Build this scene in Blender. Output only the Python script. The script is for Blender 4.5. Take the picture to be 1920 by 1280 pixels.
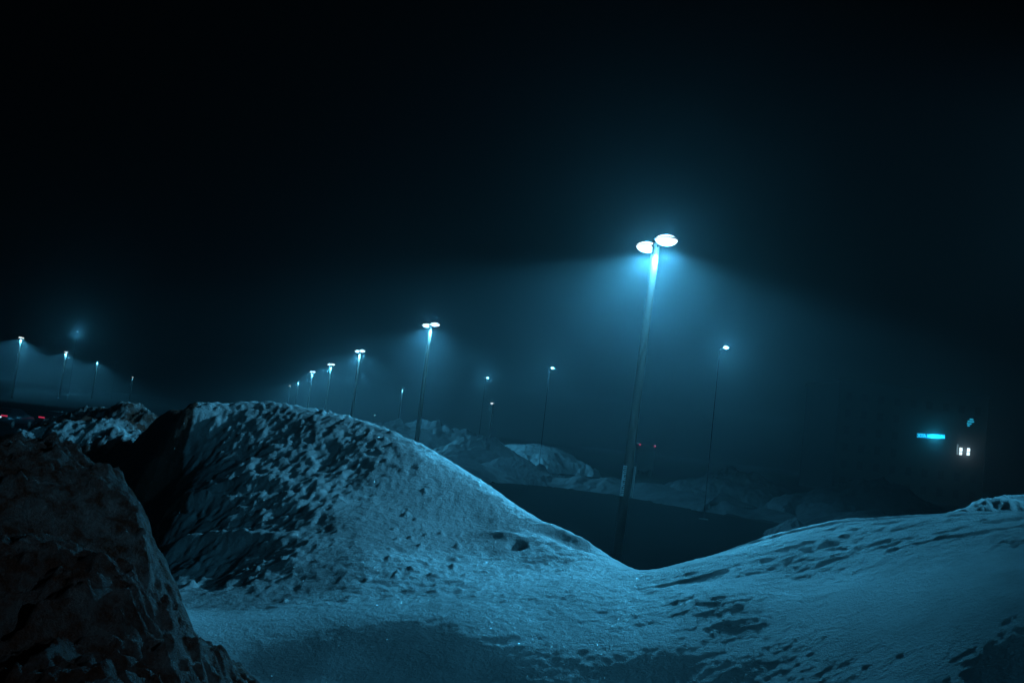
import bpy, bmesh, math, random
import numpy as np
from mathutils import Vector, Matrix

S = bpy.context.scene
C = S.collection
for o in list(bpy.data.objects): bpy.data.objects.remove(o)
R = math.radians

# ------------------------------------------------------------------ camera
EYE = 4.0                                    # eye height above the car park
PITCH, ROLL = R(5.24), R(6.6)
FPX = 35.0 / 36.0 * 1920                     # focal length in pixels of the photograph
c_f = Vector((0, math.cos(PITCH), math.sin(PITCH)))
c_r0, c_u0 = Vector((1, 0, 0)), Vector((0, -math.sin(PITCH), math.cos(PITCH)))
c_r = math.cos(ROLL) * c_r0 + math.sin(ROLL) * c_u0
c_u = -math.sin(ROLL) * c_r0 + math.cos(ROLL) * c_u0
cam_d = bpy.data.cameras.new('camera'); cam_d.lens = 35; cam_d.sensor_width = 36
cam_d.clip_end = 3000; cam_d.clip_start = 0.05
cam = bpy.data.objects.new('camera', cam_d); C.objects.link(cam)
M3 = Matrix((c_r, c_u, -c_f)).transposed()
cam.matrix_world = Matrix.Translation((0, 0, EYE)) @ M3.to_4x4()
S.camera = cam

def ray(px, py):
    return c_f + c_r * ((px - 960) / FPX) + c_u * ((640 - py) / FPX)
def at_depth(px, py, Y):
    d = ray(px, py); return Vector((0, 0, EYE)) + d * (Y / d.y)
def at_z(px, py, z):
    d = ray(px, py); return Vector((0, 0, EYE)) + d * ((z - EYE) / d.z)

# ------------------------------------------------------------------ night sky, exposure
W = bpy.data.worlds.new('World'); S.world = W; W.use_nodes = True
bg = W.node_tree.nodes['Background']
bg.inputs['Color'].default_value = (0.40, 0.72, 1.0, 1)
bg.inputs['Strength'].default_value = 0.0004
S.view_settings.view_transform = 'Standard'; S.view_settings.look = 'None'
S.view_settings.exposure = 0; S.view_settings.gamma = 1
S.render.engine = 'CYCLES'
S.cycles.use_denoising = True
S.cycles.volume_bounces = 0
S.cycles.max_bounces = 4
S.cycles.diffuse_bounces = 2
S.cycles.sample_clamp_indirect = 2

LCOL = (0.08, 0.575, 1.0)       # lamp light
LKEY = (0.115, 0.58, 0.96)

# ------------------------------------------------------------------ helpers
def tag(o, label=None, cat=None, group=None, kind=None):
    if label: o['label'] = label
    if cat: o['category'] = cat
    if group: o['group'] = group
    if kind: o['kind'] = kind
    return o
def link(name, me, mat=None, parent=None):
    o = bpy.data.objects.new(name, me); C.objects.link(o)
    if mat: me.materials.append(mat)
    if parent: o.parent = parent
    return o
def bm_obj(name, bm, mat, parent=None, smooth=False):
    me = bpy.data.meshes.new(name); bm.to_mesh(me); bm.free()
    if smooth:
        for p in me.polygons: p.use_smooth = True
    return link(name, me, mat, parent)
def empty(name, loc, rz=0):
    o = bpy.data.objects.new(name, None); C.objects.link(o)
    o.location = loc; o.rotation_euler = (0, 0, rz); o.empty_display_size = .3
    return o
def box(bm, x0, x1, y0, y1, z0, z1, bevel=0):
    r = bmesh.ops.create_cube(bm, size=1)
    vs = r['verts']
    for v in vs:
        v.co = Vector((x0 + (v.co.x + .5) * (x1 - x0), y0 + (v.co.y + .5) * (y1 - y0), z0 + (v.co.z + .5) * (z1 - z0)))
    if bevel:
        es = list({e for v in vs for e in v.link_edges})
        bmesh.ops.bevel(bm, geom=es, offset=bevel, segments=2, affect='EDGES')
def lathe(bm, prof, n=20, sx=1, sy=1, cx=0, cy=0):
    rings = []
    for r, z in prof:
        rings.append([bm.verts.new((cx + r * sx * math.cos(2 * math.pi * k / n), cy + r * sy * math.sin(2 * math.pi * k / n), z)) for k in range(n)])
    for a, b in zip(rings, rings[1:]):
        for k in range(n):
            bm.faces.new((a[k], a[(k + 1) % n], b[(k + 1) % n], b[k]))
    bm.faces.new(rings[0][::-1]); bm.faces.new(rings[-1])
def tube(bm, p, q, r0, r1=None, n=12):
    p, q = Vector(p), Vector(q); r1 = r0 if r1 is None else r1
    d = (q - p).normalized(); a = d.orthogonal().normalized(); b = d.cross(a)
    A = [bm.verts.new(p + r0 * (a * math.cos(t) + b * math.sin(t))) for t in [2 * math.pi * k / n for k in range(n)]]
    B = [bm.verts.new(q + r1 * (a * math.cos(t) + b * math.sin(t))) for t in [2 * math.pi * k / n for k in range(n)]]
    for k in range(n): bm.faces.new((A[k], A[(k + 1) % n], B[(k + 1) % n], B[k]))
    bm.faces.new(A[::-1]); bm.faces.new(B)
def copy_tree(o, parent=None):
    c = o.copy(); C.objects.link(c); c.parent = parent
    for ch in [x for x in bpy.data.objects if x.parent == o]: copy_tree(ch, c)
    return c

# noise -------------------------------------------------------------
def perlin(x, y, seed=0):
    rng = np.random.RandomState(seed)
    N = 256
    ang = rng.rand(N, N) * 2 * np.pi
    gx, gy = np.cos(ang), np.sin(ang)
    xi = np.floor(x).astype(int); yi = np.floor(y).astype(int)
    xf = x - xi; yf = y - yi
    u = xf * xf * xf * (xf * (xf * 6 - 15) + 10); v = yf * yf * yf * (yf * (yf * 6 - 15) + 10)
    def g(i, j, dx, dy):
        a, b = (xi + i) % N, (yi + j) % N
        return gx[a, b] * dx + gy[a, b] * dy
    n00 = g(0, 0, xf, yf); n10 = g(1, 0, xf - 1, yf); n01 = g(0, 1, xf, yf - 1); n11 = g(1, 1, xf - 1, yf - 1)
    return 1.5 * ((n00 * (1 - u) + n10 * u) * (1 - v) + (n01 * (1 - u) + n11 * u) * v)
def fbm(x, y, f, octv=4, seed=0, gain=.5):
    r = 0; a = 1
    for k in range(octv):
        r = r + a * perlin(x * f + 17.3 * k, y * f - 9.1 * k, seed + k); a *= gain; f *= 2.03
    return r
def sst(a, b, x):
    t = np.clip((x - a) / (b - a), 0, 1); return t * t * (3 - 2 * t)
def gauss(x, y, cx, cy, rx, ry, rot=0):
    c, s = math.cos(rot), math.sin(rot)
    dx, dy = x - cx, y - cy
    u = (dx * c + dy * s) / rx; v = (-dx * s + dy * c) / ry
    return np.exp(-(u * u + v * v))
def grid_mesh(name, X, Y, Z, attrs=None):
    nr, nc = X.shape
    co = np.stack([X, Y, Z], -1).reshape(-1, 3).astype(np.float32)
    idx = np.arange(nr * nc).reshape(nr, nc)
    q = np.stack([idx[:-1, :-1], idx[:-1, 1:], idx[1:, 1:], idx[1:, :-1]], -1).reshape(-1, 4)
    me = bpy.data.meshes.new(name)
    me.vertices.add(len(co)); me.vertices.foreach_set('co', co.ravel())
    me.loops.add(q.size); me.loops.foreach_set('vertex_index', q.ravel().astype(np.int32))
    me.polygons.add(len(q)); me.polygons.foreach_set('loop_start', np.arange(0, q.size, 4, dtype=np.int32))
    me.polygons.foreach_set('loop_total', np.full(len(q), 4, dtype=np.int32))
    me.polygons.foreach_set('use_smooth', np.ones(len(q), dtype=bool))
    me.update(calc_edges=True)
    for k, a in (attrs or {}).items():
        at = me.attributes.new(k, 'FLOAT', 'POINT'); at.data.foreach_set('value', a.ravel().astype(np.float32))
    return me

# ------------------------------------------------------------------ materials
def new_mat(name):
    m = bpy.data.materials.new(name); m.use_nodes = True
    nt = m.node_tree; b = nt.nodes['Principled BSDF']
    return m, nt, b
def simple(name, col, rough=.6, metal=0, spec=.3, var=.15, scale=8):
    m, nt, b = new_mat(name)
    tc = nt.nodes.new('ShaderNodeTexCoord'); n = nt.nodes.new('ShaderNodeTexNoise'); n.inputs['Scale'].default_value = scale
    n.inputs['Detail'].default_value = 4
    mx = nt.nodes.new('ShaderNodeMix'); mx.data_type = 'RGBA'
    mx.inputs[6].default_value = (*[c * (1 - var) for c in col], 1); mx.inputs[7].default_value = (*[min(1, c * (1 + var)) for c in col], 1)
    nt.links.new(tc.outputs['Object'], n.inputs['Vector']); nt.links.new(n.outputs['Fac'], mx.inputs[0]); nt.links.new(mx.outputs[2], b.inputs['Base Color'])
    b.inputs['Roughness'].default_value = rough; b.inputs['Metallic'].default_value = metal
    b.inputs['Specular IOR Level'].default_value = spec
    return m
def emis(name, col, st):
    m, nt, b = new_mat(name)
    b.inputs['Base Color'].default_value = (*[min(.8, c) for c in col], 1)
    b.inputs['Emission Color'].default_value = (*col, 1); b.inputs['Emission Strength'].default_value = st
    b.inputs['Roughness'].default_value = .3
    return m
SNOW = (0.60, 0.63, 0.65); DIRT = (0.20, 0.085, 0.045)
def snow_mat(name, dirt_lo, dirt_hi, bump=.5, dist=.012, attr=True, dirt_col=DIRT, glint=True, scale=1.0, snow=SNOW):
    """granular snow; brown grit where the noise (plus the mesh's own dirt map) passes a threshold"""
    m, nt, b = new_mat(name); N, L = nt.nodes, nt.links
    tc = N.new('ShaderNodeTexCoord')
    n1 = N.new('ShaderNodeTexNoise'); n1.inputs['Scale'].default_value = 3.5 * scale; n1.inputs['Detail'].default_value = 8; n1.inputs['Roughness'].default_value = .68
    L.new(tc.outputs['Object'], n1.inputs['Vector'])
    src = n1.outputs['Fac']
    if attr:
        a = N.new('ShaderNodeAttribute'); a.attribute_name = 'dirt_shade'
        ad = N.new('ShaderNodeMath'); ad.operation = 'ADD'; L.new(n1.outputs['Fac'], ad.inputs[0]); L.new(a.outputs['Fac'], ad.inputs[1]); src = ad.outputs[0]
    mr = N.new('ShaderNodeMapRange'); mr.inputs['From Min'].default_value = dirt_lo; mr.inputs['From Max'].default_value = dirt_hi
    L.new(src, mr.inputs['Value'])
    n2 = N.new('ShaderNodeTexNoise'); n2.inputs['Scale'].default_value = 55 * scale; n2.inputs['Detail'].default_value = 5
    L.new(tc.outputs['Object'], n2.inputs['Vector'])
    dc = N.new('ShaderNodeMix'); dc.data_type = 'RGBA'
    dc.inputs[6].default_value = (*[c * .35 for c in dirt_col], 1); dc.inputs[7].default_value = (*[min(.9, c * 1.9) for c in dirt_col], 1)
    L.new(n2.outputs['Fac'], dc.inputs[0])
    # soft tonal variation of old snow
    n3 = N.new('ShaderNodeTexNoise'); n3.inputs['Scale'].default_value = 1.1; n3.inputs['Detail'].default_value = 6; n3.inputs['Roughness'].default_value = .6
    L.new(tc.outputs['Object'], n3.inputs['Vector'])
    sc = N.new('ShaderNodeMix'); sc.data_type = 'RGBA'
    sc.inputs[6].default_value = (*[c * .55 for c in snow], 1); sc.inputs[7].default_value = (*snow, 1)
    r3 = N.new('ShaderNodeMapRange'); r3.inputs['From Min'].default_value = .30; r3.inputs['From Max'].default_value = .62
    L.new(n3.outputs['Fac'], r3.inputs['Value']); L.new(r3.outputs[0], sc.inputs[0])
    mx = N.new('ShaderNodeMix'); mx.data_type = 'RGBA'
    L.new(mr.outputs[0], mx.inputs[0]); L.new(sc.outputs[2], mx.inputs[6]); L.new(dc.outputs[2], mx.inputs[7]); L.new(mx.outputs[2], b.inputs['Base Color'])
    b.inputs['Roughness'].default_value = .65; b.inputs['Specular IOR Level'].default_value = .35
    # bump: coarse grain + crystals
    n4 = N.new('ShaderNodeTexNoise'); n4.inputs['Scale'].default_value = 22 * scale; n4.inputs['Detail'].default_value = 9; n4.inputs['Roughness'].default_value = .72
    L.new(tc.outputs['Object'], n4.inputs['Vector'])
    bp = N.new('ShaderNodeBump'); bp.inputs['Strength'].default_value = bump; bp.inputs['Distance'].default_value = dist * 4
    L.new(n4.outputs['Fac'], bp.inputs['Height'])
    L.new(bp.outputs['Normal'], b.inputs['Normal'])
    if glint:
        # scattered ice crystals: smooth facets with their own tilt
        v = N.new('ShaderNodeTexVoronoi'); v.inputs['Scale'].default_value = 230
        L.new(tc.outputs['Object'], v.inputs['Vector'])
        sep = N.new('ShaderNodeSeparateColor'); L.new(v.outputs['Color'], sep.inputs[0])
        gt = N.new('ShaderNodeMath'); gt.operation = 'GREATER_THAN'; gt.inputs[1].default_value = .93; L.new(sep.outputs[0], gt.inputs[0])
        lt = N.new('ShaderNodeMath'); lt.operation = 'LESS_THAN'; lt.inputs[1].default_value = .30; L.new(v.outputs['Distance'], lt.inputs[0])
        mu = N.new('ShaderNodeMath'); mu.operation = 'MULTIPLY'; L.new(gt.outputs[0], mu.inputs[0]); L.new(lt.outputs[0], mu.inputs[1])
        gl = N.new('ShaderNodeBsdfGlossy'); gl.inputs['Roughness'].default_value = .22; gl.inputs['Color'].default_value = (.5, .5, .5, 1)
        sub = N.new('ShaderNodeVectorMath'); sub.operation = 'SUBTRACT'; sub.inputs[1].default_value = (.5, .5, .5); L.new(v.outputs['Color'], sub.inputs[0])
        scl = N.new('ShaderNodeVectorMath'); scl.operation = 'SCALE'; scl.inputs['Scale'].default_value = 1.8; L.new(sub.outputs[0], scl.inputs[0])
        geo = N.new('ShaderNodeNewGeometry')
        av = N.new('ShaderNodeVectorMath'); L.new(geo.outputs['Normal'], av.inputs[0]); L.new(scl.outputs[0], av.inputs[1])
        nm = N.new('ShaderNodeVectorMath'); nm.operation = 'NORMALIZE'; L.new(av.outputs[0], nm.inputs[0]); L.new(nm.outputs[0], gl.inputs['Normal'])
        ms = N.new('ShaderNodeMixShader'); out = N['Material Output']
        L.new(mu.outputs[0], ms.inputs[0]); L.new(b.outputs[0], ms.inputs[1]); L.new(gl.outputs[0], ms.inputs[2]); L.new(ms.outputs[0], out.inputs['Surface'])
    return m

m_snow = snow_mat('snow', .80, .98, bump=.8, dirt_col=(.10, .035, .022))  # dark tone is crest grit plus the left flank's painted shade
m_dirty = snow_mat('gritty_snow', .36, .60, bump=1, dist=.03, scale=2.4, dirt_col=(.27, .10, .06), snow=(.62, .58, .56), glint=False)
m_brown = snow_mat('brown_snow', .36, .62, bump=1, dist=.03, dirt_col=(.15, .065, .045), glint=False)
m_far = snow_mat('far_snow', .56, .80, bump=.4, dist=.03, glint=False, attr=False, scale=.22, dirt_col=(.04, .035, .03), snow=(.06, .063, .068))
m_patch = snow_mat('lit_far_snow', .70, .95, bump=.3, dist=.03, glint=False, attr=False, scale=.22, dirt_col=(.05, .045, .04), snow=(.42, .44, .46))  # paler copy of the far snow; the lit look is in its colour
m_field = simple('dark_field', (.03, .031, .033), .9, 0, 0, .5, .15)
m_asphalt = simple('asphalt', (.007, .0075, .008), .9, 0, 0, .4, 1.3)
m_pole = simple('painted_steel', (.16, .105, .09), .5, .2, .4, .12, 5)
m_black = simple('black_paint', (.008, .008, .009), .9, 0, 0)
m_dark = simple('dark_metal', (.04, .04, .045), .45, .3, .4)
m_conc = simple('concrete', (.06, .06, .06), .85)
m_lens = emis('lens_lit', (.62, .72, .76), 2.2)
m_lens_far = emis('lens_lit_far', (.35, .85, 1.0), 6)
m_lens_dim = emis('lens_dim', (.12, .5, .6), .25)
m_sign = simple('white_sign', (.85, .88, .9), .5, 0, .3, .08, 12)
m_mark = simple('sign_print', (.10, .10, .105), .6)
m_red = emis('red_lamp', (1.0, .06, .16), .45)
m_white_l = emis('reversing_lamp', (.45, .75, 1.0), 1.6)
m_sign_lit = emis('lit_letters', (.02, .62, 1.0), 1.5)
m_win_lit = emis('lit_window', (.75, .95, 1.0), 1.3)
m_win_dim = emis('dim_window', (.25, .34, .36), .35)
m_wall = simple('building_wall', (.055, .058, .06), .8)
m_glass = simple('dark_glass', (.02, .022, .025), .15, 0, .5, .05)
m_car = simple('car_paint', (.03, .032, .04), .35, .3, .5, .05)
m_rub = simple('rubber', (.02, .02, .02), .8)
m_trailer = simple('trailer_panel', (.035, .036, .038), .6)

# ------------------------------------------------------------------ near snow: heights from measured points
P = []
def cp(px, py, Y): P.append(tuple(at_depth(px, py, Y)))
def cw(x, y, z): P.append((x, y, z))
# crest of the big mound, left to right
for a in [(340, 768, 14.2), (400, 757, 14.8), (480, 753, 15.0), (560, 763, 14.8), (640, 777, 14.4), (720, 799, 14.0), (790, 830, 13.6),
          (860, 871, 13.2), (920, 910, 12.8), (980, 950, 12.4), (1040, 988, 12.0), (1100, 1024, 11.6), (1160, 1052, 11.3), (1212, 1074, 11.1), (1262, 1096, 11.2)]: cp(*a)
# its face
for a in [(345, 830, 14.0), (352, 900, 13.2), (365, 1000, 11.9), (395, 1080, 10.7), (480, 830, 13.7), (500, 930, 12.3), (520, 1040, 10.7), (560, 1110, 9.5), (620, 860, 13.2),
          (650, 960, 11.6), (680, 1060, 10.1), (760, 930, 12.2), (800, 1030, 10.8), (760, 1110, 9.4), (900, 980, 11.9), (950, 1060, 10.6), (1080, 1070, 10.6)]: cp(*a)
# foot, the dark step in front of it and the hollow
for a in [(440, 1140, 9.1), (560, 1150, 8.6), (700, 1162, 8.4), (860, 1158, 8.5), (1000, 1135, 8.95), (1100, 1100, 9.6),
          (480, 1212, 7.95), (600, 1214, 7.95), (700, 1216, 8.0), (860, 1212, 8.05), (1000, 1200, 8.25),
          (470, 1240, 7.75), (700, 1246, 7.78), (900, 1250, 7.82), (450, 1280, 7.43), (600, 1280, 7.47), (800, 1280, 7.55), (1000, 1280, 7.65), (1200, 1280, 7.7), (1200, 1230, 8.05), (1200, 1170, 8.6), (1200, 1112, 9.5)]: cp(*a)
# right slope
for a in [(1236, 1066, 10.3), (1300, 1046, 10.6), (1400, 1023, 11.1), (1500, 1003, 11.6), (1620, 988, 11.5), (1740, 976, 11.2), (1860, 972, 10.8), (1960, 968, 10.4),
          (1350, 1110, 9.0), (1500, 1080, 9.3), (1650, 1060, 9.0), (1850, 1040, 8.4), (1400, 1180, 8.25), (1400, 1230, 7.84), (1600, 1150, 8.0), (1600, 1215, 7.5), (1850, 1130, 7.3), (1850, 1210, 6.8),
          (1400, 1280, 7.5), (1600, 1280, 7.1), (1850, 1280, 6.47)]: cp(*a)
# left flank of the mound and the shoulder behind
for a in [(330, 775, 14.6), (300, 860, 14.6), (290, 950, 13.4), (280, 1040, 12.0), (230, 850, 15.4), (180, 920, 14.6), (150, 1000, 13.2), (80, 880, 15.2), (60, 960, 14.0),
          (240, 790, 16.2), (150, 786, 16.6), (90, 793, 16.4), (30, 808, 16.0), (-30, 845, 15.6), (-120, 930, 15.0), (370, 763, 14.7), (315, 779, 15.0), (300, 786, 15.4), (320, 840, 14.6)]: cp(*a)
# back sides fall to the car park
for a in [(340, 768, 14.2), (480, 753, 15.0), (640, 777, 14.4), (790, 830, 13.6), (920, 910, 12.8), (1040, 988, 12.0), (1212, 1069, 11.0), (1400, 1022, 11.4), (1620, 988, 11.5), (1860, 972, 10.8)]:
    q = at_depth(*a); cw(q.x * 1.08, q.y + 1.6, q.z - .62); cw(q.x * 1.3, q.y + 7.2, -.25)
for a in [(240, 790, 16.2), (90, 793, 16.4), (-30, 845, 15.6)]:
    q = at_depth(*a); cw(q.x * 1.06, q.y + 2, q.z - .8); cw(q.x * 1.3, q.y + 8.0, -.25)
# ground around the camera and to the sides
for x, y, z in [(-2, 4.5, 1.9), (0, 4, 1.85), (2.5, 4, 2.0), (-3, 8, 2.3), (-4.8, 9.6, 2.3), (-6, 6, 2.2), (-9, 11, 2.3), (-4, 2, 2.3), (0, 0, 2.2), (4, 1, 2.4), (6, 5, 3.1), (8, 3, 2.3), (9, 7, 2.4), (11, 5, .2),
                (0, -4, 2.0), (-6, -2, 1.8), (5, -4, 1.6), (0, -9, -.2), (8, -7, -.2), (-8, -8, -.2), (13, 0, -.25), (13, 10, -.25), (12, -5, -.25), (-12, 4, 1.4), (-13, 11, 1.0), (-17, 6, -.2), (-15, -2, -.2), (-17, 14, -.2), (-17, 20, -.2), (14, 18, -.3)]: cw(x, y, z)
P = np.array(P)
def tps_fit(P, lam=.003):
    n = len(P); d = np.hypot(P[:, None, 0] - P[None, :, 0], P[:, None, 1] - P[None, :, 1])
    K = np.where(d > 0, d * d * np.log(d + 1e-9), 0) + lam * np.eye(n)
    Q = np.c_[np.ones(n), P[:, :2]]
    A = np.zeros((n + 3, n + 3)); A[:n, :n] = K; A[:n, n:] = Q; A[n:, :n] = Q.T
    return np.linalg.solve(A, np.r_[P[:, 2], 0, 0, 0])
WT = tps_fit(P)
def base_h(X, Y):
    sh = X.shape; x = X.ravel(); y = Y.ravel(); out = WT[-3] + WT[-2] * x + WT[-1] * y
    for k in range(len(P)):
        d2 = (x - P[k, 0]) ** 2 + (y - P[k, 1]) ** 2 + 1e-9
        out = out + WT[k] * .5 * d2 * np.log(d2)
    return out.reshape(sh)
def on_snow(px, py, Y0=4.0, Y1=22.0):
    d = ray(px, py); ys = np.arange(Y0, Y1, .02)
    t = ys / d.y; h = base_h(d.x * t, d.y * t); z = EYE + d.z * t
    k = np.argmax(z < h); return Vector((d.x * t[k], d.y * t[k], float(h[k])))

def pits(x, y, f, seed, thr=.1, pw=1.0):
    """melt cups: rounded hollows with sharper rims"""
    wx = x + .06 * perlin(x * 4, y * 4, seed + 50); wy = y + .06 * perlin(x * 4, y * 4, seed + 51)
    n = perlin(wx * f, wy * f * .85, seed)
    return -np.maximum(n - thr, 0) ** pw
ya = np.concatenate([np.arange(-9.5, 3.0, .25), np.arange(3.0, 5.2, .06), np.arange(5.2, 16.2, .024), np.arange(16.2, 19.5, .06), np.arange(19.5, 27, .25)])
u = np.linspace(-1, 1, 1150); u = .72 * u + .28 * u ** 3
Yg, Ug = np.meshgrid(ya, u, indexing='ij')
Xg = Ug * (12 + .32 * np.clip(Yg, 0, 30)) - 1.0
Z = base_h(Xg, Yg)
hill = sst(1.2, -1.8, Xg + .25 * (Yg - 11)) * sst(8.4, 10.2, Yg)            # pocked face of the big mound
slick = sst(-3.2, -.6, Xg + .35 * (12 - Yg)) * sst(8.5, 9.8, Yg) * sst(3.2, 1.6, Xg)   # smooth right shoulder
rightm = sst(2.0, 4.0, Xg)
warpn = fbm(Xg, Yg, .9, 3, 3)
near = sst(9.2, 8.0, Yg)
Z += .04 * (1 - .8 * rightm) * (1 - .7 * near) * (fbm(Xg, Yg, .55, 3, 11) - .5)
crest = 1 - .7 * sst(13.2, 14.4, Yg + .12 * Xg)
Z += hill * crest * (1 - .85 * slick) * (.05 * pits(Xg, Yg, 2.4, 21, .05) + sst(-.8, .5, fbm(Xg, Yg, .8, 2, 77)) * .045 * pits(Xg, Yg, 5.2, 31, .0) + .032 * pits(Xg, Yg, 9.5, 35, .0) + .03 * fbm(Xg, Yg, 3.0, 6, 41, .62))
Z += (1 - .8 * near) * (.007 + .014 * hill * sst(13.0, 14.2, Yg)) * fbm(Xg, Yg, 7, 3, 61, .6)
rn = (1 - .7 * near) * (1 - .9 * sst(1.0, 2.6, Xg) * sst(10.0, 8.6, Yg))
Z += rn * .0045 * fbm(Xg * .45 + Yg * .2, Yg * 1.9 - Xg * .5, 5.5, 4, 71, .6)
Z += rightm * (.014 * sst(8, 9.6, Yg) * fbm(Xg * .35, Yg, 3.5, 4, 81, .55) + .02 * sst(8.6, 9.6, Yg) * pits(Xg * .5, Yg, 5, 85, .3))
# wind-cut steps on the right slope
Z += (.0022 + .003 * hill) * fbm(Xg, Yg, 13, 2, 171, .6) * sst(5, 6, Yg)
Z += .06 * sst(-4.3, -5.2, Xg + .1 * (Yg - 13)) * sst(9, 11, Yg) * 1.3 * fbm(Xg, Yg, 2.5, 6, 181, .65)
Z += (.12 + .7 * hill) * (1 - near) * .045 * sst(.42, .75, perlin(Xg * 7.5, Yg * 7.5, 301)) * sst(-.2, .4, fbm(Xg, Yg, .9, 2, 78))      # crumbs and clods
st = fbm(Xg * .22 - .1 * Yg, Yg * 1.0, 1.6, 3, 91)
Z += sst(1.0, 2.2, Xg) * .022 * rn * (1 - near) * (sst(.10, .13, st) - .7 * sst(.13, .5, st)) * sst(5.5, 6.5, Yg)
dirt_shade = np.zeros_like(Z)
def feat(px, py): return on_snow(px, py)
# the hole in the smooth shoulder with its raised upper rim
q = feat(968, 1020); Z += -.15 * gauss(Xg, Yg, q.x, q.y, .075, .09) + .055 * gauss(Xg, Yg, q.x - .10, q.y + .26, .22, .08, -.3)
dirt_shade += .5 * gauss(Xg, Yg, q.x, q.y, .09, .1)  # darker tone inside the hole
# crusted ledge near the saddle
for px, py, a in [(1055, 1000, .05), (1085, 1018, .05)]:
    q = feat(px, py); Z += a * gauss(Xg, Yg, q.x, q.y + .1, .30, .10, -.5) - .05 * gauss(Xg, Yg, q.x - .05, q.y - .18, .30, .10, -.5)
edge = Xg + .302 * Yg + .22 * fbm(Xg, Yg, 1.4, 3, 191)                  # left flank: soil colour, also painted in for its shade
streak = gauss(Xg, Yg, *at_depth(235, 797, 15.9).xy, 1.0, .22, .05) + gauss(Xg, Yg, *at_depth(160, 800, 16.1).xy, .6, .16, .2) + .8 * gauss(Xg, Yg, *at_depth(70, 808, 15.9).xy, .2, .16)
dirt_shade += .62 * sst(.05, -.25, edge + .18 * sst(10.5, 8.5, Yg) * 0) * sst(3, 4, Yg) * (1 - 1.25 * np.minimum(1, streak))
# lips of crust on the mound's lower left
for px, py, rx, ry, a, r in [(345, 955, .55, .16, .20, -.25), (330, 990, .30, .14, .17, -.5), (430, 1015, .6, .13, .17, -.35), (275, 900, .20, .18, .28, 0), (330, 1035, .25, .1, .1, 0), (470, 905, .5, .10, .10, -.2)]:
    q = feat(px, py); Z += a * gauss(Xg, Yg, q.x, q.y, rx, ry, r)
# grit carried on the crest
for px, py, rx, ry, a in [(800, 838, .28, .10, .42), (855, 862, .30, .14, .24), (880, 878, .30, .12, .30), (900, 892, .2, .1, .22), (500, 765, .3, .25, .18), (560, 775, .5, .15, .12), (400, 790, .5, .3, .17), (1900, 1015, .3, .2, .4)]:
    q = feat(px, py); dirt_shade += a * gauss(Xg, Yg, q.x, q.y, rx, ry, -.45)
    Z += .025 * gauss(Xg, Yg, q.x, q.y, rx, ry, -.45) * perlin(Xg * 14, Yg * 14, 5)
terr = link('snowy_terrain', grid_mesh('snowy_terrain', Xg, Yg, Z, {'dirt_shade': dirt_shade}), m_snow)
tag(terr, kind='structure')

# ------------------------------------------------------------------ ground beyond
def sheet(name, pts, z, mat):
    bm = bmesh.new(); bm.faces.new([bm.verts.new((x, y, z)) for x, y in pts]); return tag(bm_obj(name, bm, mat), kind='structure')
sheet('ground', [(-700, -200), (700, -200), (700, 900), (-700, 900)], -.05, m_field)
sheet('car_park', [(-150, -80), (60, -80), (36, 30), (20, 66), (3, 92), (-30, 190), (-70, 340), (-150, 340)], 0, m_asphalt)

# ------------------------------------------------------------------ piles
def pile(name, cx, cy, rx, ry, h, z0, rot, mat, seed, n=220, rough=.25, f=1.2, fine=.03, shape=1.6, dirtv=0, ridge=None, off=(0, 0)):
    u = np.linspace(-1.25, 1.25, n); U, V = np.meshgrid(u, u, indexing='ij')
    c, s = math.cos(rot), math.sin(rot)
    x = U * rx; y = V * ry
    lo = fbm(x + seed * 3.1, y - seed * 1.7, f / max(rx, ry) * 2, 4, seed, .55)
    rr = np.sqrt((U - off[0] * (1 - np.hypot(U, V))) ** 2 + (V - off[1] * (1 - np.hypot(U, V))) ** 2) * (1 + .22 * lo)
    H = h * np.maximum(1 - rr ** shape, -.35) * (1 + rough * lo)
    fi = np.clip(1.3 - rr, 0, 1)
    H = H + fine * fi * (fbm(x, y, 2.2 / fine * .06, 4, seed + 9, .6)) 
    Zp = H
    me = grid_mesh(name, x, y, Zp, {'dirt_shade': np.full_like(x, dirtv)})
    o = link(name, me, mat); o.location = (cx, cy, z0); o.rotation_euler = (0, 0, rot)
    return o
def place_pile(name, px, py, Y, rx, ry, z0, *a, **k):
    """top of the pile at the pixel, at depth Y"""
    q = at_depth(px, py, Y); h = q.z - z0
    return pile(name, q.x, q.y, rx, ry, h, z0, *a, **k)

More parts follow.
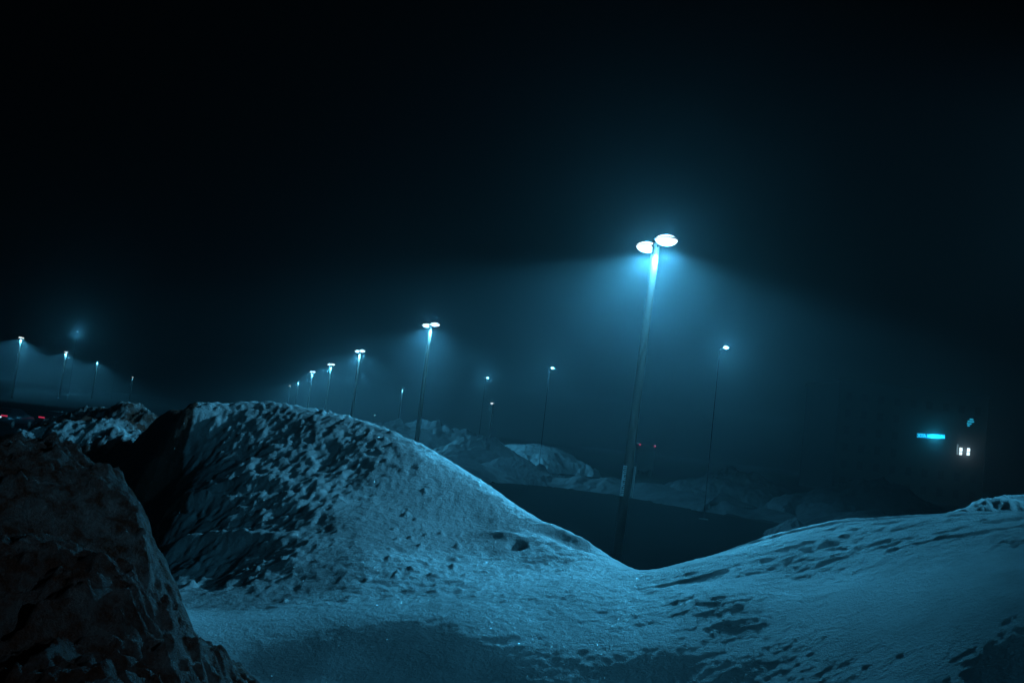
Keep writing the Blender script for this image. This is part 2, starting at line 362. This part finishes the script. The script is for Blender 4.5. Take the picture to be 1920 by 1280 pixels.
# dirty heap in the left foreground: lumps of one heap
def heap_field(name, lumps, x0, x1, y0, y1, step, floor, mat, seed, amp, label, cat, group=None, dirtv=0):
    xs = np.arange(x0, x1, step); ys = np.arange(y0, y1, step)
    Y_, X_ = np.meshgrid(ys, xs, indexing='ij')
    wx = X_ + .22 * fbm(X_, Y_, .9, 3, seed); wy = Y_ + .22 * fbm(X_, Y_, .9, 3, seed + 5)
    Hh = np.full_like(X_, floor)
    for (lx, ly, lz, rx, ry) in lumps:
        r2 = ((wx - lx) / rx) ** 2 + ((wy - ly) / ry) ** 2
        rr_ = np.sqrt(r2 * .8 + .05); Hh = np.logaddexp(Hh * 6, (floor + (lz - floor) * (1.06 - .40 * rr_ - .55 * r2)) * 6) / 6
    kn = int(.30 / step) | 1; kk = np.ones(kn) / kn                        # settled, rounded outline
    for _ in range(2):
        Hh = np.apply_along_axis(lambda v: np.convolve(np.pad(v, kn // 2, 'edge'), kk, 'valid'), 0, Hh)
        Hh = np.apply_along_axis(lambda v: np.convolve(np.pad(v, kn // 2, 'edge'), kk, 'valid'), 1, Hh)
    top = sst(0, .3, Hh - floor)
    Hh = Hh + top * amp * (.6 * fbm(X_, Y_, 2.3, 3, seed + 11, .5) + .55 * fbm(wx, wy, 4.6, 3, seed + 12, .6) + .25 * fbm(X_, Y_, 8, 5, seed + 15, .7) + .5 * np.sqrt(np.maximum(perlin(wx * 7, wy * 7, seed + 40), 0) + .01) + .28 * np.sqrt(np.maximum(perlin(X_ * 15, Y_ * 15, seed + 41), 0) + .01) + .10 * perlin(X_ * 27, Y_ * 27, seed + 42))
    o = link(name, grid_mesh(name, X_, Y_, Hh, {'dirt_shade': np.full_like(X_, dirtv)}), mat)
    return tag(o, label, cat, group)
L1 = []
def lump(px, py, Y, rx, ry): q = at_depth(px, py, Y); L1.append((q.x, q.y, q.z, rx, ry))
lump(130, 828, 6.2, .95, 1.0); lump(60, 850, 5.8, .9, .9); lump(-40, 830, 6.0, 1.2, 1.3); lump(175, 925, 5.9, .72, .9)
lump(10, 1000, 4.6, .9, .8); lump(150, 1120, 4.6, .85, .8); lump(250, 1160, 5.2, .75, .95); lump(330, 1225, 5.2, .75, .9); lump(100, 1230, 3.9, .9, .7); lump(-150, 900, 5.2, 1.4, 1.4)
heap_field('snow_pile', L1, -6.6, -1.0, 2.6, 8.2, .018, 1.9, m_dirty, 101, .085,
           'tall brown gritty heap of dirty snow filling the lower left foreground', 'snow pile', 'heaps of snow around the car park')
# brown capped heap on the shoulder behind
L1 = []; lump(245, 751, 17.0, .75, .8); lump(285, 766, 16.8, .7, .6); lump(195, 768, 17.1, .8, .8); lump(140, 779, 17.2, .9, .8)
heap_field('snow_pile', L1, -10.5, -4.6, 15.2, 19.2, .022, 2.7, m_brown, 131, .10,
           'small pointed heap of brown dirty snow behind the left shoulder of the big mound', 'snow pile', 'heaps of snow around the car park', dirtv=.05)
# lumpy white pile at the right edge
L1 = []; lump(1925, 918, 13.2, 1.6, 1.5); lump(1850, 932, 13.0, 1.0, 1.2); lump(1790, 948, 12.8, 1.1, 1.0); lump(1745, 972, 12.6, .9, 1.0); lump(2100, 925, 13.2, 2.0, 1.6)
heap_field('snow_pile', L1, 2.6, 11.5, 10.6, 16.5, .025, 1.9, m_snow, 151, .045,
           'lumpy clean snow pile rising at the right edge of the picture behind the smooth slope', 'snow pile', 'heaps of snow around the car park')

# long ploughed bank on the far side of the car park
pl = [at_z(880, 905, 0), at_z(1000, 908, 0), at_z(1170, 930, 0), at_z(1300, 958, 0), at_z(1420, 972, 0), at_z(1560, 1000, 0), at_z(1760, 1040, 0)]
pl = np.array([(p.x, p.y) for p in pl])
seg = np.r_[0, np.cumsum(np.hypot(*np.diff(pl, axis=0).T))]
sv = np.linspace(-0, seg[-1], 520); cxs = np.interp(sv, seg, pl[:, 0]); cys = np.interp(sv, seg, pl[:, 1])
tx = np.gradient(cxs); ty = np.gradient(cys); ln = np.hypot(tx, ty); k9 = np.ones(41) / 41
nx = np.convolve(np.pad(-ty / ln, 20, 'edge'), k9, 'valid'); ny = np.convolve(np.pad(tx / ln, 20, 'edge'), k9, 'valid')
if ny.mean() < 0: nx, ny = -nx, -ny
wv = np.linspace(-1, 1, 90)
Sg, Wg = np.meshgrid(sv, wv, indexing='ij')
Xb = cxs[:, None] + nx[:, None] * (Wg * 5 + 5); Yb = cys[:, None] + ny[:, None] * (Wg * 5 + 5)
hh = 1.1 + .7 * fbm(Sg, Wg * 2, .11, 3, 7) + .5 * fbm(Sg, Wg, .4, 3, 8)
end = sst(0, 5, Sg) * sst(seg[-1], seg[-1] - 4, Sg)
Zb = np.maximum(hh, .4) * end * np.maximum(1 - np.abs(Wg + .25 * fbm(Sg, Wg, .3, 2, 9)) ** 1.7, -.3) + .10 * fbm(Sg, Wg * 5, .9, 5, 12, .6) - .12
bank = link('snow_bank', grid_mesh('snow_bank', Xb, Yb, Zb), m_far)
tag(bank, 'long low ploughed snow bank along the far edge of the dark car park', 'snow bank')

G = 'heaps of snow around the car park'
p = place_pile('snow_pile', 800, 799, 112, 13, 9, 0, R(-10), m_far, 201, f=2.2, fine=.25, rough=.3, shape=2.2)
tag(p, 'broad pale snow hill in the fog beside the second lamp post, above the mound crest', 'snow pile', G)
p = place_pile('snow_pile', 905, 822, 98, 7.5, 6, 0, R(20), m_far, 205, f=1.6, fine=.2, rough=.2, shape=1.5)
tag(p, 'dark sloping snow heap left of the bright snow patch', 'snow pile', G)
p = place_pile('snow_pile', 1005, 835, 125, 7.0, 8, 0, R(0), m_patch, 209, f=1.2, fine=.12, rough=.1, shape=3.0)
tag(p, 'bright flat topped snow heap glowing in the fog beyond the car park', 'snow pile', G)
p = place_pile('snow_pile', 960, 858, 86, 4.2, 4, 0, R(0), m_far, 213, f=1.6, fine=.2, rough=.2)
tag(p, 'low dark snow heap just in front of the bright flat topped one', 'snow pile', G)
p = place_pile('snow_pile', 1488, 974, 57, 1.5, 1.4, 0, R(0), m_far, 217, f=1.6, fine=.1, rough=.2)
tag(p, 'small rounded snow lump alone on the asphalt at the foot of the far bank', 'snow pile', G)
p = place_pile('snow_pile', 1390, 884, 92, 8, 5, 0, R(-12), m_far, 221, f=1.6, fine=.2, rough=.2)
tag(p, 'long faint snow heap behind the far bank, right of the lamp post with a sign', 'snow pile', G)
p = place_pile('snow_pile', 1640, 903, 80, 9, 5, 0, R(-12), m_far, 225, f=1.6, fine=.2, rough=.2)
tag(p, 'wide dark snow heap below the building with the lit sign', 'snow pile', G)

# ------------------------------------------------------------------ lamps
AX = math.atan2(-.96, .27)
def head_mesh(L_, W_):
    """flat almond-shaped housing with a pointed outer tip; +x points away from the pole"""
    bm = bmesh.new(); n = 40
    def ring(s, z):
        out = []
        for k in range(n):
            t = 2 * math.pi * k / n; c, s_ = math.cos(t), math.sin(t)
            x = c * L_ / 2 * s; y = s_ * W_ / 2 * s
            if c > 0: x += L_ * .17 * s * c ** 14
            out.append(bm.verts.new((x, y, z)))
        return out
    rs = [ring(.98, -.006), ring(1, -.003), ring(1, .003), ring(.98, .006)]
    for a, b in zip(rs, rs[1:]):
        for k in range(n): bm.faces.new((a[k], a[(k + 1) % n], b[(k + 1) % n], b[k]))
    bm.faces.new(rs[0][::-1]); bm.faces.new(rs[-1]); return bm
def lens_mesh(L_, W_, dep):
    """a refractor bowl below the rim; the glowing bowl above it imitates bloom"""
    bm = bmesh.new(); n = 36
    lathe(bm, [(.06, -dep)] + [(math.sin(a), -dep * math.cos(a)) for a in [R(18), R(36), R(54), R(70), R(82)]] + [(1, -.008)], n, L_ * .46, W_ * .46)
    up = dep * .75  # added upper bowl gives the glare's bloom a shape
    lathe(bm, [(1, .008)] + [(math.sin(a), up * math.cos(a)) for a in [R(80), R(68), R(52), R(36), R(18)]] + [(.06, up)], n, L_ * .46, W_ * .46)
    return bm
def spot(name, loc, parent, power, half, blend, col, rad=.12, rot=(0, 0, 0), bat=False):
    d = bpy.data.lights.new(name, 'SPOT'); d.energy = power; d.spot_size = R(2 * half); d.spot_blend = blend; d.color = col; d.shadow_soft_size = rad
    if bat:                                            # street optics throw more light outwards than straight down
        d.use_nodes = True; nt = d.node_tree; em = nt.nodes['Emission']
        g = nt.nodes.new('ShaderNodeNewGeometry'); sp = nt.nodes.new('ShaderNodeSeparateXYZ'); ab = nt.nodes.new('ShaderNodeMath'); ab.operation = 'ABSOLUTE'
        mr = nt.nodes.new('ShaderNodeMapRange'); mr.interpolation_type = 'SMOOTHSTEP'
        mr.inputs['From Min'].default_value = .90; mr.inputs['From Max'].default_value = .30
        mr.inputs['To Min'].default_value = .16; mr.inputs['To Max'].default_value = 1.9
        nt.links.new(g.outputs['Incoming'], sp.inputs[0]); nt.links.new(sp.outputs['Z'], ab.inputs[0]); nt.links.new(ab.outputs[0], mr.inputs['Value']); nt.links.new(mr.outputs[0], em.inputs['Strength'])
    o = bpy.data.objects.new(name, d); C.objects.link(o); o.parent = parent; o.location = loc; o.rotation_euler = rot; return o
def point(name, loc, parent, power, col, rad=.1):
    d = bpy.data.lights.new(name, 'POINT'); d.energy = power; d.color = col; d.shadow_soft_size = rad
    o = bpy.data.objects.new(name, d); C.objects.link(o); o.parent = parent; o.location = loc; return o
def lamp(base, H, label, group, heads=(1, -1), power=9000, glow=.0, half=77, lens=None, dep=.14, r=(.17, .11), hl=.95, hw=.70, reach=.80, rz=AX, col=LCOL, blend=.12, pm=None):
    t = empty('street_lamp', base, rz)
    tag(t, label, 'street lamp', group)
    bm = bmesh.new(); lathe(bm, [(r[0], .076), (r[0] * .97, H * .3), (r[1], H - .12), (r[1], H - .02), (r[1] * .6, H + .02)], 20)
    bm_obj('pole', bm, pm or m_pole, t, True)
    bm = bmesh.new(); lathe(bm, [(.30, -.3), (.30, .03), (.28, .05)], 24); bm_obj('footing', bm, m_conc, t)
    bm = bmesh.new(); box(bm, -r[0] * 1.5, r[0] * 1.5, -r[0] * 1.5, r[0] * 1.5, .052, .075); bm_obj('base_plate', bm, m_dark, t)
    for s in heads:
        bm = bmesh.new(); tube(bm, (s * r[1] * .6, 0, H - .14), (s * (reach - hl * .42), 0, H - .02), .035, .03)
        bm_obj('arm', bm, m_dark, t)
        hd = bm_obj('lamp_head', head_mesh(hl, hw), m_pole, t, True)
        hd.location = (s * reach, 0, H); hd.rotation_euler = (0, 0, 0 if s > 0 else math.pi)
        ln = bm_obj('lens', lens_mesh(hl, hw, dep), lens or m_lens, hd, True)
        if power: spot('lamp_light', (0, 0, -dep - .10), hd, power, half, blend, col, bat=True)
        if glow: point('lamp_glow', (0, 0, dep * .75 + .12), hd, power * glow * .2, col)  # added point light for the halo above the head
        if glow: point('lamp_glow', (0, 0, -dep - .10), hd, power * glow, col)
    return t
def base_for(px, py, H, Y=None):
    """foot of a lamp whose head, H above the ground, is seen at the pixel"""
    q = at_z(px, py, H); return (q.x, q.y, 0)
GR = 'twin head lamps of the long row'; GL = 'twin head lamps of the left row'; GS = 'single lamps of the far row'
PW = 3900
HT = 11.0
t1 = lamp(base_for(1231, 456, HT), HT, 'nearest and brightest twin head lamp post with a white sign strip on its pole', GR, power=PW, glow=.09, dep=.20, hw=.78, r=(.165, .125))
rowL = [((808, 609), 'second twin head lamp post from the right, rising behind the mound crest'),
        ((675, 658), 'third twin head lamp post from the right, its lower pole dark against the fog'),
        ((621, 683), 'fourth twin head lamp post of the row from the right above the mound'),
        ((586, 697), 'fifth twin head lamp post of the row from the right above the mound top')]
for (px, py), lab in rowL: lamp(base_for(px, py, HT), HT, lab, GR, power=PW, glow=.03, rz=math.atan2(-.90, .43))
q = base_for(560, 714, HT); lamp(q, HT, 'faint lamp post with only its upper pole glowing, sixth of the row', GR, power=PW * .9, lens=m_lens_dim)
q = base_for(544, 723, HT); lamp(q, HT, 'farthest lamp post at the left end of the long row', GR, power=PW * .6, heads=(-1,), lens=m_lens)
for (px, py), lab, ln in [((40, 633), 'leftmost twin head lamp post at the left edge of the picture', None), ((124, 660), 'second lamp post from the left edge, with a glowing flat head', None),
                      ((183, 677), 'third lamp post from the left edge, only its pole lit', m_lens_dim)]:
    lamp(base_for(px, py, HT), HT, lab, GL, power=PW * 2.2 if ln is None else PW * 1.6, glow=0, lens=ln, r=(.2, .16), hl=1.2)
lamp(base_for(249, 707, 9), 9, 'small distant lamp just above the brown heap on the left', GL, power=PW * .3, heads=(1,), hl=1.1, hw=.7)
# single small fixtures on dark poles
for (px, py), H, pw, lab in [((1352, 652), HT, .30, 'lone bright lamp to the right of the nearest lamp post'), ((1033, 690), HT, .22, 'lone lamp left of the nearest post, level with its pole middle'),
                             ((913, 708), HT, .2, 'lone lamp between the second twin lamp post and the lone middle lamp'), ((148, 622), 16, .5, 'highest small lamp above the left row of posts'),
                             ((221, 677), 13, .05, 'dim whitish lamp speck between the left row posts')]:
    lamp(base_for(px - 2, py, H), H, lab, GS, heads=(1,), power=PW * pw, glow=.45, hl=.42, hw=.42, dep=.09, pm=m_black, r=(.028, .02), reach=.8, half=66, lens=m_lens if pw > .1 else m_lens_dim)
lamp(base_for(755, 727, HT), HT, 'very faint lamp post above the mound, between the second and third bright posts', GS, power=PW * .5, heads=(1,), lens=m_lens_dim)
lamp(base_for(925, 756, 9), 9, 'small lamp post with a lit pole under the lone lamp near the picture middle', GS, power=PW * .25, heads=(-1,), hl=.9, r=(.15, .1))
lamp(base_for(702, 778, 5.0), 5.0, 'tiny low lamp just above the mound crest between the poles', GS, power=PW * .01, heads=(1,), hl=.5, hw=.5, reach=.4, r=(.07, .05), lens=m_lens_far)
# added lamp post, unseen to the right, placed to light the snow
KX, KY, KH = 16.5, 18.0, 12.5
tk = empty('street_lamp', (KX, KY, 0), R(185))
tag(tk, 'added shoebox lamp post, unseen to the right of the smooth slope, lighting the snow', 'street lamp', GR)
bm = bmesh.new(); lathe(bm, [(.19, .5), (.18, KH * .3), (.13, KH - .12), (.12, KH + .05)], 20); bm_obj('pole', bm, m_pole, tk, True)
bm = bmesh.new(); lathe(bm, [(.30, -.3), (.30, .46), (.27, .5)], 24); bm_obj('footing', bm, m_conc, tk)
bm = bmesh.new(); box(bm, .1, .5, -.04, .04, KH - .08, KH); bm_obj('arm', bm, m_dark, tk)
bm = bmesh.new()                                      # open-bottomed shoebox hood with the lamp recessed in it
for a in [(.5, 1.5, -.35, .35, KH + .002, KH + .03), (.5, .52, -.35, .35, KH - .24, KH), (1.48, 1.5, -.35, .35, KH - .24, KH), (.521, 1.479, -.35, -.33, KH - .24, KH), (.521, 1.479, .33, .35, KH - .24, KH)]: box(bm, *a)
hd = bm_obj('lamp_head', bm, m_dark, tk)
for pw_, half_, bl_, tgt in [(20500, 26, .9, (-2.6, 16.3, 3.9)), (6800, 15, 1, (3.9, 12.4, 3.4))]:  # added beams for the mound crest and the right slope
    kl = spot('lamp_light', (0, 0, 0), None, pw_, half_, bl_, LKEY if pw_ > 20000 else LCOL, .42)
    kl.location = (KX - 1.0, KY - .09, KH - .14); kl.rotation_euler = (Vector(tgt) - kl.location).to_track_quat('-Z', 'Y').to_euler()
    bpy.context.view_layer.update()
    kl.parent = hd; kl.matrix_parent_inverse = tk.matrix_world.inverted()

# unseen post at the row's spacing, added as fill with aimed beams
t = lamp((15.0, -2.0, 0), HT, 'unseen lamp post added beside and behind the camera as fill light', GR, power=0, rz=R(140))
for pw_, half_, tgt, col_ in [(1700, 22, (-4.0, 13.2, 3.4), LCOL), (900, 11, (-4.0, 5.6, 3.4), (.30, .48, .64)), (3800, 3.5, (4.2, 34.2, 3.6), LCOL)]:  # added beams aimed at mound face, heap and sign strip
    f = spot('lamp_light', (0, 0, 0), None, pw_, half_, 1.0, col_, .2)
    f.location = (14.4, -1.5, HT - .5); f.rotation_euler = (Vector(tgt) - f.location).to_track_quat('-Z', 'Y').to_euler()
    bpy.context.view_layer.update(); f.parent = t; f.matrix_parent_inverse = t.matrix_world.inverted()
# the nearest post leans a little; its head stays where it is
LEAN = R(1.3)
q = t1.location.copy(); t1.matrix_world = Matrix.Translation((q.x - HT * math.sin(LEAN), q.y, 0)) @ Matrix.Rotation(LEAN, 4, 'Y') @ Matrix.Rotation(AX, 4, 'Z')
# sign strips on the nearest pole
def sign(parent, cx, cy, cz, w, h, rz, marks=True):
    bm = bmesh.new(); box(bm, -w / 2, w / 2, -.008, .008, -h / 2, h / 2, .003)
    s = bm_obj('sign_panel', bm, m_sign, parent); s.location = (cx, cy, cz); s.rotation_euler = (0, 0, rz)
    if marks:
        bm = bmesh.new(); rnd = random.Random(4)
        z = h / 2 - .05
        for k, wd in enumerate([.86, .86, .7, .8, .45, .5, .4, .62, .5, .38, .66, .8, .84, .84]):
            hh_ = .018 if k not in (4, 7, 9) else .035
            x0 = -w / 2 * wd; x1 = w / 2 * wd
            box(bm, x0, x1 * (.5 + .5 * rnd.random()), -.012, -.0085, z - hh_, z)
            if k % 3 == 1: box(bm, x0, x0 + .025, -.012, -.0085, z - .06, z - hh_ - .002)
            z -= (h - .1) / 14
        bm_obj('sign_marking', bm, m_mark, s)
    return s
pb = t1.location
inv = -AX
def loc_of(wx, wy): v = Matrix.Rotation(inv, 2) @ Vector((wx, wy)); return v.x, v.y
q = at_depth(1171.5, 901, pb.y); x_, y_ = loc_of(q.x - pb.x - q.z * math.tan(LEAN), -.14)
sign(t1, x_, y_, q.z, .26, 1.02, inv + R(4))
q = at_depth(1187, 902, pb.y); x_, y_ = loc_of(q.x - pb.x - q.z * math.tan(LEAN), -.05)
sign(t1, x_, y_, q.z, .26, 1.02, inv + R(-84), False)

# ------------------------------------------------------------------ building with lit sign
BY = 200.0
bl = at_depth(1560, 900, BY); br = at_depth(1843, 900, BY)
bw = br.x - bl.x
B = empty('office_building', (bl.x, BY, 0), R(0))
tag(B, 'dark office building in the fog with a cyan lit sign and two lit windows', 'building')
bm = bmesh.new(); box(bm, 0, bw, 0, 22, -.3, 22); bm_obj('wall', bm, m_wall, B)
bm = bmesh.new(); box(bm, -.3, bw + .3, -.3, 22.3, 22.002, 22.6); bm_obj('roof', bm, m_dark, B)
def bloc(px, py): q = at_depth(px, py, BY - .1); return q.x - bl.x, q.z
def window(x, z, w, h, mat, lit=False):
    bm = bmesh.new()
    for a in [(x - w / 2 - .08, x - w / 2, z - h / 2, z + h / 2), (x + w / 2, x + w / 2 + .08, z - h / 2, z + h / 2), (x - w / 2 - .08, x + w / 2 + .08, z + h / 2, z + h / 2 + .08), (x - w / 2 - .08, x + w / 2 + .08, z - h / 2 - .08, z - h / 2)]:
        box(bm, a[0], a[1], -.10, -.005, a[2], a[3])
    if lit: box(bm, x - w / 2, x + w / 2, -.10, -.06, z - .17, z - .03)
    f = bm_obj('window', bm, m_dark, B)
    bm = bmesh.new(); box(bm, x - w / 2, x + w / 2, -.05, -.006, z - h / 2, z + h / 2); bm_obj('pane', bm, mat, f)
lit = [bloc(1801.5, 845.5), bloc(1815.8, 846.5)]
for x, z in lit: window(x, z, .62, 1.45, m_win_lit, True)
x, z = bloc(1795.5, 842); window(x, z, .35, 2.1, m_win_dim)
for fl in range(6):
    for k in range(9):
        x = 2 + k * (bw - 4) / 8; z = 2.2 + fl * 3.4
        if any(abs(x - a) < 2.2 and abs(z - b) < 2.2 for a, b in lit): continue
        if 8.5 < z < 16 and bloc(1712, 817)[0] - 1 < x < bloc(1830, 800)[0] + 1.2: continue
        window(x, z, 1.2, 1.6, m_glass)
def text_mesh(s, size, w):
    cu = bpy.data.curves.new('t', 'FONT'); cu.body = s; cu.size = size; cu.extrude = .08; cu.offset = size * .02
    o = bpy.data.objects.new('t', cu); C.objects.link(o); dg = bpy.context.evaluated_depsgraph_get(); dg.update()
    me = bpy.data.meshes.new_from_object(o.evaluated_get(dg)); bpy.data.objects.remove(o)
    xs = [v.co.x for v in me.vertices]; k = w / (max(xs) - min(xs)); x0 = min(xs)
    for v in me.vertices: v.co.x = (v.co.x - x0) * k
    return me
(x0, z0), (x1, z1) = bloc(1720, 818.5), bloc(1771, 821)
me = text_mesh('XTA MESSEUM', .98, x1 - x0)
t = link('lit_sign', me, m_sign_lit, B); t.location = (x0, -.16, z0 - .05); t.rotation_euler = (R(90), -math.atan2(z1 - z0, x1 - x0), 0)
bm = bmesh.new(); box(bm, -.1, x1 - x0 + .1, -.06, -.004, -.12, .80)
o = bm_obj('sign_backing', bm, emis('sign_backlight', (.01, .32, .55), .35), B); o.location = (x0, 0, z0 - .05); o.rotation_euler = (0, -math.atan2(z1 - z0, x1 - x0), 0)
bm = bmesh.new()
for px, py, w in [(1821.5, 786, .75), (1820.5, 790, 1.35), (1817.5, 794, .95), (1816, 797.5, .5)]:
    x, z = bloc(px, py); box(bm, x - w / 2, x + w / 2, -.16, -.02, z - .13, z + .13, .04)
bm_obj('lit_emblem', bm, emis('lit_emblem', (.02, .45, .7), .9), B)
point('sign_glow', ((x0 + x1) / 2 + .8, -1.2, z0 + .3), B, 420, (.03, .6, 1.0), .6)
point('window_glow', (lit[1][0] - .6, -1.0, lit[1][1]), B, 140, (.6, .85, 1.0), .5)
# ------------------------------------------------------------------ vehicles
def car(loc, rz, label, grp, reverse=False):
    t = empty('parked_car', loc, rz); tag(t, label, 'car', grp)          # rear looks towards -y
    prof = [(-2.2, .35), (-2.25, .62), (-2.2, .98), (-1.95, 1.02), (-1.35, 1.42), (.2, 1.46), (1.0, 1.0), (2.05, .86), (2.25, .6), (2.2, .33)]
    bm = bmesh.new(); ls = []
    for sx, inset in ((-1, 0), (1, 0)):
        ls.append([bm.verts.new((sx * (.9 - (.16 if z > 1.2 else 0)), y, z)) for y, z in prof])
    n = len(prof)
    for k in range(n): bm.faces.new((ls[0][k], ls[0][(k + 1) % n], ls[1][(k + 1) % n], ls[1][k]))
    bm.faces.new(ls[0][::-1]); bm.faces.new(ls[1]); bmesh.ops.bevel(bm, geom=list(bm.edges), offset=.05, segments=2, affect='EDGES')
    bm_obj('body', bm, m_car, t, True)
    bm = bmesh.new(); v = [bm.verts.new(c) for c in ((-.68, -1.93, 1.08), (.68, -1.93, 1.08), (.62, -1.42, 1.385), (-.62, -1.42, 1.385))]; bm.faces.new(v)
    r = bmesh.ops.extrude_face_region(bm, geom=bm.faces[:]); 
    for e in r['geom']:
        if isinstance(e, bmesh.types.BMVert): e.co += Vector((0, -.03, .03))
    bm_obj('rear_window', bm, m_glass, t)
    for sx in (-1, 1):
        bm = bmesh.new(); box(bm, sx * .60 - .25, sx * .60 + .25, -2.29, -2.215, .84, .94, .015); bm_obj('tail_light', bm, m_red, t)
        for yy in (-1.35, 1.35):
            bm = bmesh.new(); tube(bm, (sx * .72, yy, .32), (sx * .93, yy, .32), .32, .32, 24); w = bm_obj('wheel', bm, m_rub, t)
            bm = bmesh.new(); tube(bm, (sx * .931, yy, .32), (sx * .945, yy, .32), .19, .17, 16); bm_obj('rim', bm, m_pole, w)
    bm = bmesh.new(); box(bm, -.3, .3, -2.285, -2.26, .6, .7, .01); bm_obj('number_plate', bm, m_sign, t)
    if reverse:
        bm = bmesh.new(); box(bm, .30, .42, -2.32, -2.292, .72, .82, .01); bm_obj('reversing_light', bm, m_white_l, t)
    return t
GC = 'cars in the car park at the left'
q = at_z(78, 782, .89); car((q.x + .60, q.y + 2.25, 0), 0, 'dark car showing a red tail light just over the left snow shoulder', GC)
q = at_z(8, 779, .89); car((q.x - .60, q.y + 2.25, 0), 0, 'dark car cut by the left edge of the picture with red and white rear lights', GC, True)
# box trailer with two high red marker lamps
qa, qb = at_depth(1200, 833, 150), at_depth(1228, 836.5, 150)
T = empty('box_truck', ((qa.x + qb.x) / 2, 150, 0), 0); tag(T, 'dark box truck far in the fog showing two red marker lights', 'truck')
hw = (qb.x - qa.x) / 2 + .1; zt = (qa.z + qb.z) / 2
bm = bmesh.new(); box(bm, -hw, hw, .06, 8, 1.0, zt + .12, .05); bm_obj('cargo_box', bm, m_trailer, T)
bm = bmesh.new(); box(bm, -hw + .1, hw - .1, 8.3, 10.4, .6, 2.7, .15); bm_obj('cab', bm, m_car, T)
bm = bmesh.new(); box(bm, -.5, .5, .4, 10, .7, .99); bm_obj('chassis', bm, m_dark, T)
for sx in (-1, 1):
    bm = bmesh.new(); bmesh.ops.create_uvsphere(bm, u_segments=12, v_segments=8, radius=.17); o = bm_obj('marker_light', bm, m_red, T, True); o.location = (sx * (hw - .1), .0, zt)
    for yy in (1.6, 2.7, 9.2):
        bm = bmesh.new(); tube(bm, (sx * (hw - .35), yy, .5), (sx * (hw - .03), yy, .5), .5, .5, 20); bm_obj('wheel', bm, m_rub, T)

# ------------------------------------------------------------------ fog
bm = bmesh.new(); box(bm, -720, 720, -220, 920, -1.3, 45)
fog = bpy.data.meshes.new('haze'); bm.to_mesh(fog); bm.free()
mf = bpy.data.materials.new('haze'); mf.use_nodes = True; nt = mf.node_tree
nt.nodes.remove(nt.nodes['Principled BSDF'])
pv = nt.nodes.new('ShaderNodeVolumePrincipled'); pv.inputs['Color'].default_value = (.92, .95, .97, 1)
pv.inputs['Density'].default_value = .0016; pv.inputs['Anisotropy'].default_value = .85
nt.links.new(pv.outputs[0], nt.nodes['Material Output'].inputs['Volume'])
fo = link('haze', fog, mf); tag(fo, kind='stuff')
fo.visible_shadow = True
